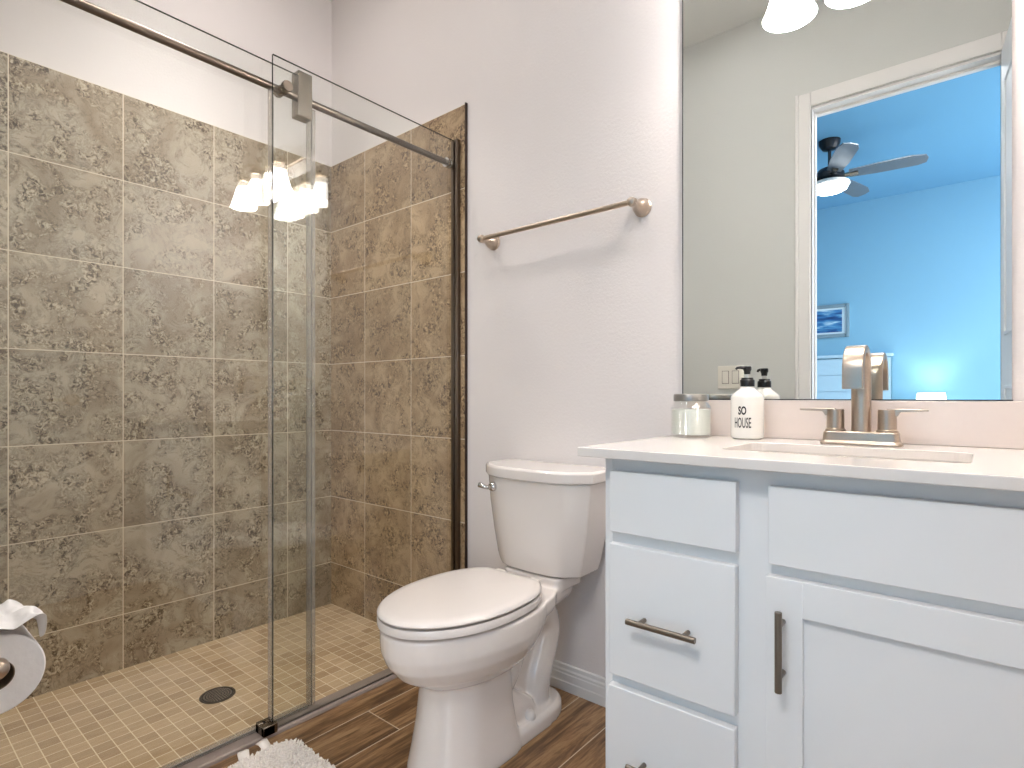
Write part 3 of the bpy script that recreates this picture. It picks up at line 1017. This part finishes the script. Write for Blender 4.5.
lathe(bm, [(0.0, 0.168), (0.0075, 0.168), (0.0085, 0.176), (0.0105, 0.180), (0.0105, 0.187), (0.009, 0.189), (0, 0.189)], (bx, by, bz), (0, 0, 1), 20)
nd = Vector((-0.80, -0.60, 0)).normalized()
npth = [Vector((bx, by, bz + 0.184)) + nd * 0.004, Vector((bx, by, bz + 0.186)) + nd * 0.018, Vector((bx, by, bz + 0.185)) + nd * 0.026, Vector((bx, by, bz + 0.181)) + nd * 0.029]
tube(bm, npth, [0.005, 0.0042, 0.0036, 0.003], 12)
obj('pump_head', bm, M['black'], bt)


def wrap_text(body, size, z, name, mat, parent, cx, cy, r, ang, xs=1.0, bold=0.0):
    cu = bpy.data.curves.new(name, 'FONT')
    cu.body = body
    cu.size = size
    cu.align_x = 'CENTER'
    cu.extrude = 0.0002
    cu.offset = bold
    cu.resolution_u = 3
    to = bpy.data.objects.new(name, cu)
    C.objects.link(to)
    dg_ = bpy.context.evaluated_depsgraph_get()
    me = bpy.data.meshes.new_from_object(to.evaluated_get(dg_))
    bpy.data.objects.remove(to)
    bm = bmesh.new()
    bm.from_mesh(me)
    bmesh.ops.subdivide_edges(bm, edges=[e for e in bm.edges if e.calc_length() > 0.004], cuts=2)
    for v in bm.verts:
        a = ang + v.co.x * xs / r
        rr = r + 0.0004 + v.co.z
        v.co = Vector((cx + rr * math.cos(a), cy + rr * math.sin(a), z + v.co.y))
    return obj(name, bm, mat, parent, smooth=False)


ang0 = math.atan2(CAM.y - by, CAM.x - bx) - 0.30
wrap_text('SO', 0.029, bz + 0.064, 'lettering', M['ink_dark'], bt, bx, by, BR, ang0, 0.55, 0.0010)
wrap_text('HOUSE', 0.037, bz + 0.030, 'lettering', M['ink'], bt, bx, by, BR, ang0, 0.36, 0.0004)

# mirror
mr = thing('wall_mirror', 'large frameless mirror above the vanity backsplash', 'mirror', (2.22, 0, 0.998))
bm = boxes((1.860, 2.588, -0.006, -0.0005, 0.998, 2.20))
mp = obj('mirror_glass', bm, [M['mirror'], M['mirror_edge']], mr, smooth=False)
for p in mp.data.polygons:
    if p.normal.y > -0.5:
        p.material_index = 1
bm = boxes((1.858, 1.8605, -0.0065, -0.0005, 0.998, 2.20), (1.858, 2.590, -0.0068, -0.0005, 0.9962, 0.9985))
obj('mirror_rim', bm, M['mirror_edge'], mr, smooth=False)

# vanity light above the mirror
vl = thing('vanity_light', 'three-lamp vanity light with frosted bell shades above the mirror', 'light fixture', (2.28, 0, 2.31))
bm = boxes((2.03, 2.53, -0.020, -0.0005, 2.275, 2.355))
obj('back_plate', bm, M['nickel'], vl, bevel=0.006, seg=3)
for x in (2.12, 2.28, 2.44):
    bm = bmesh.new()
    tube(bm, smooth_path([(x, -0.018, 2.315), (x, -0.06, 2.333), (x, -0.105, 2.325), (x, -0.13, 2.30), (x, -0.13, 2.27)], 6), 0.007, 14)
    obj('arm', bm, M['nickel'], vl)
    bm = bmesh.new()
    lathe(bm, [(0.0, 0.072), (0.012, 0.072), (0.020, 0.062), (0.029, 0.035), (0.031, 0.018), (0.0, 0.018)], (x, -0.13, 2.205), (0, 0, 1), 24)
    obj('socket_cup', bm, M['nickel'], vl)
    bm = bmesh.new()
    prof = [(0.030, 0.140), (0.032, 0.125), (0.035, 0.110)]
    lathe(bm, prof + [(0.033, 0.110), (0.030, 0.125), (0.028, 0.140), (0.030, 0.140)], (x, -0.13, 2.078), (0, 0, 1), 32, cap=False)
    prof2 = [(0.035, 0.110), (0.042, 0.085), (0.050, 0.055), (0.058, 0.028), (0.066, 0.008), (0.070, 0.0)]
    bm2 = bmesh.new()
    lathe(bm2, prof2 + [(0.066, 0.001), (0.062, 0.012), (0.054, 0.032), (0.046, 0.058), (0.038, 0.085), (0.033, 0.110)], (x, -0.13, 2.078), (0, 0, 1), 32, cap=False)
    sh = obj('lamp_shade', bm2, M['bulb'], vl)
    obj('shade_neck', bm, M['shade_neck'], sh)
    bm = bmesh.new()
    lathe(bm, [(0.0, 0.0), (0.018, 0.006), (0.026, 0.022), (0.026, 0.036), (0.016, 0.06), (0.012, 0.085), (0, 0.085)], (x, -0.13, 2.115), (0, 0, 1), 20)
    obj('light_bulb', bm, M['bulb'], vl)

# unseen recessed downlights, added to brighten bathroom and shower
for (x, y, lab, pw) in ((1.50, -0.95, 'unseen round downlight added to brighten the bathroom floor', FILL_CAN_W * 0.55), (0.50, -0.75, 'unseen round downlight added to brighten the shower', FILL_CAN_W * 1.75)):
    cl = thing('fill_ceiling_light', lab, 'added ceiling light', (x, y, CZ))
    bm = bmesh.new()
    lathe(bm, [(0.0, -0.002), (0.092, -0.002), (0.095, -0.004), (0.093, -0.009), (0.076, -0.011), (0.070, -0.004), (0, -0.004)], (x, y, CZ), (0, 0, 1), 40)
    obj('trim_ring', bm, M['trim'], cl)
    bm = bmesh.new()
    lathe(bm, [(0.0, -0.0045), (0.070, -0.0045), (0.068, -0.0065), (0, -0.008)], (x, y, CZ), (0, 0, 1), 40)
    obj('diffuser', bm, M['ceil_fill'], cl)
    ld = bpy.data.lights.new('added_downlight_beam', 'SPOT')
    ld.energy = pw
    ld.color = (1.0, 0.965, 0.945)
    ld.spot_size = math.radians(104)
    ld.spot_blend = 1.0
    ld.shadow_soft_size = 0.16
    lo = bpy.data.objects.new('added_downlight_beam', ld)
    lo.location = (0, 0, -0.03)
    lo.parent = cl
    C.objects.link(lo)

# light switch on the doorway wall
sw = thing('light_switch', 'ivory double rocker switch plate left of the doorway in the mirror', 'light switch', (1.478, FY, 1.11))
bm = boxes((1.406, 1.546, FY, FY + 0.006, 1.048, 1.174))
obj('cover_plate', bm, M['switch'], sw, bevel=0.003)
for x in (1.449, 1.503):
    bm = boxes((x - 0.0165, x + 0.0165, FY + 0.0058, FY + 0.009, 1.078, 1.144))
    obj('rocker', bm, M['switch'], sw, bevel=0.0015)
    bm = boxes((x - 0.0185, x + 0.0185, FY + 0.0055, FY + 0.0066, 1.076, 1.146))
    obj('rocker_gap', bm, M['dark_gap'], sw)

# ------------------------------------------------------------------ toilet paper
py, pz, px1 = -1.472, 0.634, 1.512
ph = thing('paper_holder', 'nickel toilet paper holder on the wall by the doorway', 'paper holder', (1.46, FY, pz))
bm = bmesh.new()
tube(bm, [(1.380, py, pz), (px1 + 0.004, py, pz)], 0.0075, 16)
lathe(bm, [(0.0, -0.006), (0.012, -0.006), (0.0145, 0.0), (0.0145, 0.006), (0.012, 0.013), (0.006, 0.017), (0, 0.018)], (px1 + 0.001, py, pz), (1, 0, 0), 24)
obj('rod', bm, M['nickel'], ph)
bm = bmesh.new()
tube(bm, [(1.380, FY + 0.004, pz), (1.380, py - 0.012, pz)], 0.009, 16)
lathe(bm, [(0.0, 0.0), (0.026, 0.0), (0.026, 0.006), (0.014, 0.014), (0, 0.014)], (1.380, FY, pz), (0, 1, 0), 24)
lathe(bm, [(0.0, -0.014), (0.012, -0.012), (0.0145, 0), (0.012, 0.012), (0, 0.014)], (1.380, py, pz), (0, 1, 0), 20)
obj('post', bm, M['nickel'], ph)
tr = thing('toilet_paper_roll', 'white toilet paper roll with loose crumpled end hanging on the holder', 'toilet paper', (1.46, py, pz))
bm = bmesh.new()
x0, x1 = px1 - 0.105, px1
rr = 0.0545
rc = 0.0205
lathe(bm, [(rc, x0), (rr - 0.002, x0), (rr, x0 + 0.002), (rr, x1 - 0.002), (rr - 0.002, x1), (rc, x1)], (0, py, pz - 0.011), (1, 0, 0), 48, cap=False)
rl2 = obj('paper_roll', bm, M['paper'], tr)
bm = bmesh.new()
lathe(bm, [(rc, x0), (rc, x1 - 0.0005), (rc - 0.001, x1 - 0.0005), (rc - 0.001, x0), (rc, x0)], (0, py, pz - 0.011), (1, 0, 0), 32, cap=False)
obj('cardboard_core', bm, M['core'], tr)
# loose crumpled sheet: over the top of the roll, out into the room
bm = bmesh.new()
cz_ = pz - 0.011
prof = []
for k in range(9):
    a = math.radians(150 - 80 * k / 8)
    prof.append((py + (rr + 0.002) * math.cos(a), cz_ + (rr + 0.002) * math.sin(a)))
ly, lz = prof[-1]
for k in range(1, 9):
    t = k / 8
    prof.append((ly + 0.038 * t, lz + 0.012 * math.sin(t * PI) - 0.016 * t * t))
nx = 18
grid = []
for i, (yy, zz) in enumerate(prof):
    row = []
    fr = max(0, (i - 6) / (len(prof) - 7))
    for j in range(nx + 1):
        x = x0 - 0.002 + (x1 - x0 + 0.008 + 0.016 * math.sin(fr * PI)) * j / nx
        d = noise.noise(Vector((x * 38, yy * 45, 1.7)))
        d2 = noise.noise(Vector((x * 90, yy * 95, 4.2)))
        row.append(bm.verts.new((x + 0.006 * fr * d2, yy + 0.016 * fr * d, zz + 0.006 + 0.006 * math.sin(min(1, i / 8) * PI * 0.5) + (0.003 + 0.018 * fr) * (d + 0.35 * d2))))
    grid.append(row)
for i in range(len(grid) - 1):
    for j in range(nx):
        bm.faces.new((grid[i][j], grid[i][j + 1], grid[i + 1][j + 1], grid[i + 1][j]))
so = obj('loose_sheet', bm, M['paper'], tr, autosmooth=60)
md = so.modifiers.new('solid', 'SOLIDIFY')
md.thickness = 0.0008
sb = so.modifiers.new('sub', 'SUBSURF')
sb.levels = 1
sb.render_levels = 1

# ------------------------------------------------------------------ bath mat
gx0, gx1, gy0, gy1 = 0.995, 1.52, -1.42, -0.757
rug = thing('bath_mat', 'white shaggy bath mat on the floor in front of the shower', 'bath mat', ((gx0 + gx1) / 2, (gy0 + gy1) / 2, 0))
bm = bmesh.new()
loft(bm, [rrect((gx0 + gx1) / 2, (gy0 + gy1) / 2, (gx1 - gx0) / 2 - 0.006, (gy1 - gy0) / 2 - 0.006, 0.045, 0.0005), rrect((gx0 + gx1) / 2, (gy0 + gy1) / 2, (gx1 - gx0) / 2, (gy1 - gy0) / 2, 0.05, 0.008), rrect((gx0 + gx1) / 2, (gy0 + gy1) / 2, (gx1 - gx0) / 2 - 0.006, (gy1 - gy0) / 2 - 0.006, 0.045, 0.013)])
obj('backing', bm, M['rug'], rug)
bm = bmesh.new()
step = 0.0058
yy = gy0 + 0.004
while yy < gy1 - 0.002:
    xx = gx0 + 0.004
    while xx < gx1 - 0.002:
        x = xx + random.uniform(-0.003, 0.003)
        y = yy + random.uniform(-0.003, 0.003)
        cxr = max(gx0 + 0.05 - x, x - gx1 + 0.05, 0)
        cyr = max(gy0 + 0.05 - y, y - gy1 + 0.05, 0)
        if math.hypot(cxr, cyr) < 0.049 or cxr == 0 or cyr == 0:
            h = random.uniform(0.007, 0.013)
            ox, oy = random.uniform(-0.006, 0.006), random.uniform(-0.006, 0.006)
            r = random.uniform(0.003, 0.0046)
            a0 = random.uniform(0, 2)
            base = [bm.verts.new((x + r * math.cos(a0 + 2 * PI * k / 5), y + r * math.sin(a0 + 2 * PI * k / 5), 0.011)) for k in range(5)]
            mid = [bm.verts.new((x + ox * 0.6 + r * 0.85 * math.cos(a0 + 2 * PI * k / 5), y + oy * 0.6 + r * 0.85 * math.sin(a0 + 2 * PI * k / 5), 0.011 + h * 0.7)) for k in range(5)]
            top = bm.verts.new((x + ox, y + oy, 0.011 + h))
            for k in range(5):
                k2 = (k + 1) % 5
                bm.faces.new((base[k], base[k2], mid[k2], mid[k]))
                bm.faces.new((mid[k], mid[k2], top))
        xx += step
    yy += step
obj('shag_pile', bm, M['rug'], rug, autosmooth=70)
for (x, y, a) in ((0.990, -0.835, 0.3), (0.994, -0.898, -0.2)):
    bm = bmesh.new()
    pts = [(0.012, -0.013, 0.012), (0.012, 0.013, 0.012), (-0.012, 0.016, 0.030), (-0.026, 0.012, 0.026), (-0.028, -0.010, 0.024), (-0.012, -0.014, 0.028)]
    q = [Vector((x + u * math.cos(a) - v * math.sin(a), y + u * math.sin(a) + v * math.cos(a), z)) for u, v, z in pts]
    vs = [bm.verts.new(p) for p in q]
    bm.faces.new((vs[0], vs[1], vs[2], vs[5]))
    bm.faces.new((vs[5], vs[2], vs[3], vs[4]))
    o = obj('fabric_tag', bm, M['rug'], rug)
    md = o.modifiers.new('solid', 'SOLIDIFY')
    md.thickness = 0.002

# ------------------------------------------------------------------ bedroom furniture seen in the mirror
# ceiling fan
ax_, ay_ = 1.622, -3.29
fan = thing('ceiling_fan', 'dark five-blade ceiling fan with lit round lamp in the bedroom', 'ceiling fan', (ax_, ay_, CZB))
bm = bmesh.new()
lathe(bm, [(0, 0), (0.075, 0), (0.072, -0.03), (0.05, -0.065), (0.02, -0.075), (0, -0.075)], (ax_, ay_, CZB), (0, 0, 1), 32)
obj('canopy', bm, M['fan_dark'], fan)
bm = bmesh.new()
tube(bm, [(ax_, ay_, CZB - 0.07), (ax_, ay_, 2.755)], 0.012, 16)
obj('downrod', bm, M['fan_dark'], fan)
bm = bmesh.new()
lathe(bm, [(0, 0.10), (0.04, 0.10), (0.075, 0.085), (0.10, 0.05), (0.10, 0.01), (0.085, -0.005), (0, -0.005)], (ax_, ay_, 2.66), (0, 0, 1), 32)
obj('motor_housing', bm, M['fan_dark'], fan)
bm = bmesh.new()
lathe(bm, [(0.0, 0.03), (0.10, 0.03), (0.135, 0.015), (0.14, 0.0), (0.13, -0.01), (0.0, -0.01)], (ax_, ay_, 2.622), (0, 0, 1), 36)
lr = obj('light_ring', bm, M['trim'], fan)
bm = bmesh.new()
lathe(bm, [(0.0, 0.0), (0.125, 0.0), (0.118, -0.02), (0.09, -0.035), (0.0, -0.042)], (ax_, ay_, 2.611), (0, 0, 1), 36)
obj('light_diffuser', bm, M['fan_light'], fan)
for deg in (-4, -76, -148, 140, 68):
    a = math.radians(deg)
    d = Vector((math.cos(a), math.sin(a), 0))
    s = Vector((-math.sin(a), math.cos(a), 0))
    tilt = math.radians(13)
    bm = bmesh.new()
    pts = []
    for (u, v) in ((0.13, -0.05), (0.30, -0.066), (0.55, -0.068), (0.60, -0.05), (0.612, 0.0), (0.60, 0.04), (0.52, 0.062), (0.30, 0.06), (0.13, 0.045)):
        pts.append(Vector((ax_, ay_, 2.685)) + d * u + s * v * math.cos(tilt) + Vector((0, 0, v * math.sin(tilt))))
    prism(bm, pts, (0, 0, 0.008))
    bl = obj('blade', bm, M['fan_blade'], fan, smooth=False)
    bm = bmesh.new()
    tube(bm, [Vector((ax_, ay_, 2.682)) + d * 0.085, Vector((ax_, ay_, 2.680)) + d * 0.19], [0.014, 0.022], 10)
    obj('blade_bracket', bm, M['steel'], bl)

# seascape picture
pic = thing('wall_picture', 'framed blue seascape picture on the bedroom wall', 'picture', (1.28, BY0, 1.63))
pxa, pxb, pza, pzb = 0.90, 1.475, 1.615, 1.955
bm = boxes((pxa, pxa + 0.028, BY0, BY0 + 0.03, pza, pzb), (pxb - 0.028, pxb, BY0, BY0 + 0.03, pza, pzb), (pxa + 0.035, pxb - 0.035, BY0, BY0 + 0.03, pza, pza + 0.035), (pxa + 0.035, pxb - 0.035, BY0, BY0 + 0.03, pzb - 0.035, pzb))
obj('frame', bm, M['frame_grey'], pic, bevel=0.003)
obj('mat_board', boxes((pxa + 0.03, pxb - 0.03, BY0 + 0.002, BY0 + 0.012, pza + 0.03, pzb - 0.03)), M['mat_board'], pic)
obj('print', boxes((pxa + 0.07, pxb - 0.065, BY0 + 0.011, BY0 + 0.014, pza + 0.055, pzb - 0.055)), M['sea'], pic)

# bed with planked headboard
bed = thing('bed', 'bed with white planked headboard under the seascape picture', 'bed', (1.0, BY0 + 0.9, 0))
hx0, hx1, hz1 = 0.15, 1.83, 1.40
bm = bmesh.new()
z = 0.05
k = 0
while z < hz1 - 0.01:
    z2 = min(z + 0.168, hz1)
    box(bm, hx0, hx1, BY0 + 0.006, BY0 + 0.05, z, z2 - 0.006)
    z += 0.168
box(bm, hx0, hx1, BY0 + 0.006, BY0 + 0.035, 0.0, hz1 - 0.01)
hb = obj('headboard', bm, M['shiplap'], bed, smooth=False)
obj('headboard_cap', boxes((hx0 - 0.02, hx1 + 0.02, BY0 + 0.004, BY0 + 0.07, hz1, hz1 + 0.03)), M['shiplap'], hb, bevel=0.004)
obj('bed_frame', boxes((hx0 + 0.04, hx1 - 0.04, BY0 + 0.05, BY0 + 1.9, 0.0, 0.32)), M['shiplap'], bed, bevel=0.01)
obj('mattress', boxes((hx0 + 0.03, hx1 - 0.03, BY0 + 0.055, BY0 + 1.92, 0.32, 0.66)), M['linen'], bed, bevel=0.05, seg=4)

# nightstand and table lamp
ns = thing('nightstand', 'white nightstand beside the bed under the lamp', 'nightstand', (2.16, BY0 + 0.24, 0))
obj('nightstand_body', boxes((1.93, 2.39, BY0 + 0.02, BY0 + 0.42, 0.0, 0.60)), M['shiplap'], ns, bevel=0.006)
for z in (0.32, 0.05):
    d_ = obj('drawer', boxes((1.95, 2.37, BY0 + 0.42, BY0 + 0.435, z, z + 0.24)), M['shiplap'], ns, bevel=0.003)
    bm = bmesh.new()
    lathe(bm, [(0.0, 0), (0.006, 0), (0.006, 0.012), (0.014, 0.02), (0.010, 0.028), (0, 0.029)], (2.16, BY0 + 0.434, z + 0.12), (0, 1, 0), 16)
    obj('knob', bm, M['nickel'], d_)
pl_ = thing('fill_ceiling_light', 'unseen square fill panel added on the bedroom ceiling outside the doorway', 'added ceiling light', (2.25, -2.42, CZB))  # unseen panel added as neutral fill for the vanity front
bm = boxes((1.90, 2.60, -2.77, -2.07, CZB - 0.012, CZB - 0.0005))
obj('panel_frame', bm, M['trim'], pl_, bevel=0.003)
obj('diffuser', boxes((1.93, 2.57, -2.74, -2.10, CZB - 0.014, CZB - 0.0125)), M['panel_fill'], pl_)
lmx, lmy = 2.155, BY0 + 0.20
lamp = thing('table_lamp', 'lit white table lamp glowing on the bedroom wall beside the bed', 'lamp', (lmx, lmy, 0.6))
bm = bmesh.new()
lathe(bm, [(0, 0), (0.075, 0), (0.075, 0.012), (0.03, 0.03), (0.06, 0.10), (0.045, 0.17), (0.012, 0.20), (0.012, 0.25), (0, 0.25)], (lmx, lmy, 0.6005), (0, 0, 1), 28)
obj('lamp_base', bm, M['frame_grey'], lamp)
bm = bmesh.new()
lathe(bm, [(0.135, 0.82), (0.105, 1.040), (0.102, 1.040), (0.132, 0.82), (0.135, 0.82)], (lmx, lmy, 0.0), (0, 0, 1), 36, cap=False)
obj('lamp_shade', bm, M['lamp_shade'], lamp)
bm = bmesh.new()
lathe(bm, [(0, 0.85), (0.02, 0.855), (0.03, 0.90), (0.025, 0.93), (0, 0.945)], (lmx, lmy, 0.0), (0, 0, 1), 20)
obj('light_bulb', bm, pmat('lamp_bulb_glow', (255, 250, 240), 0.3, emit=(255, 246, 232), es=260.0), lamp)
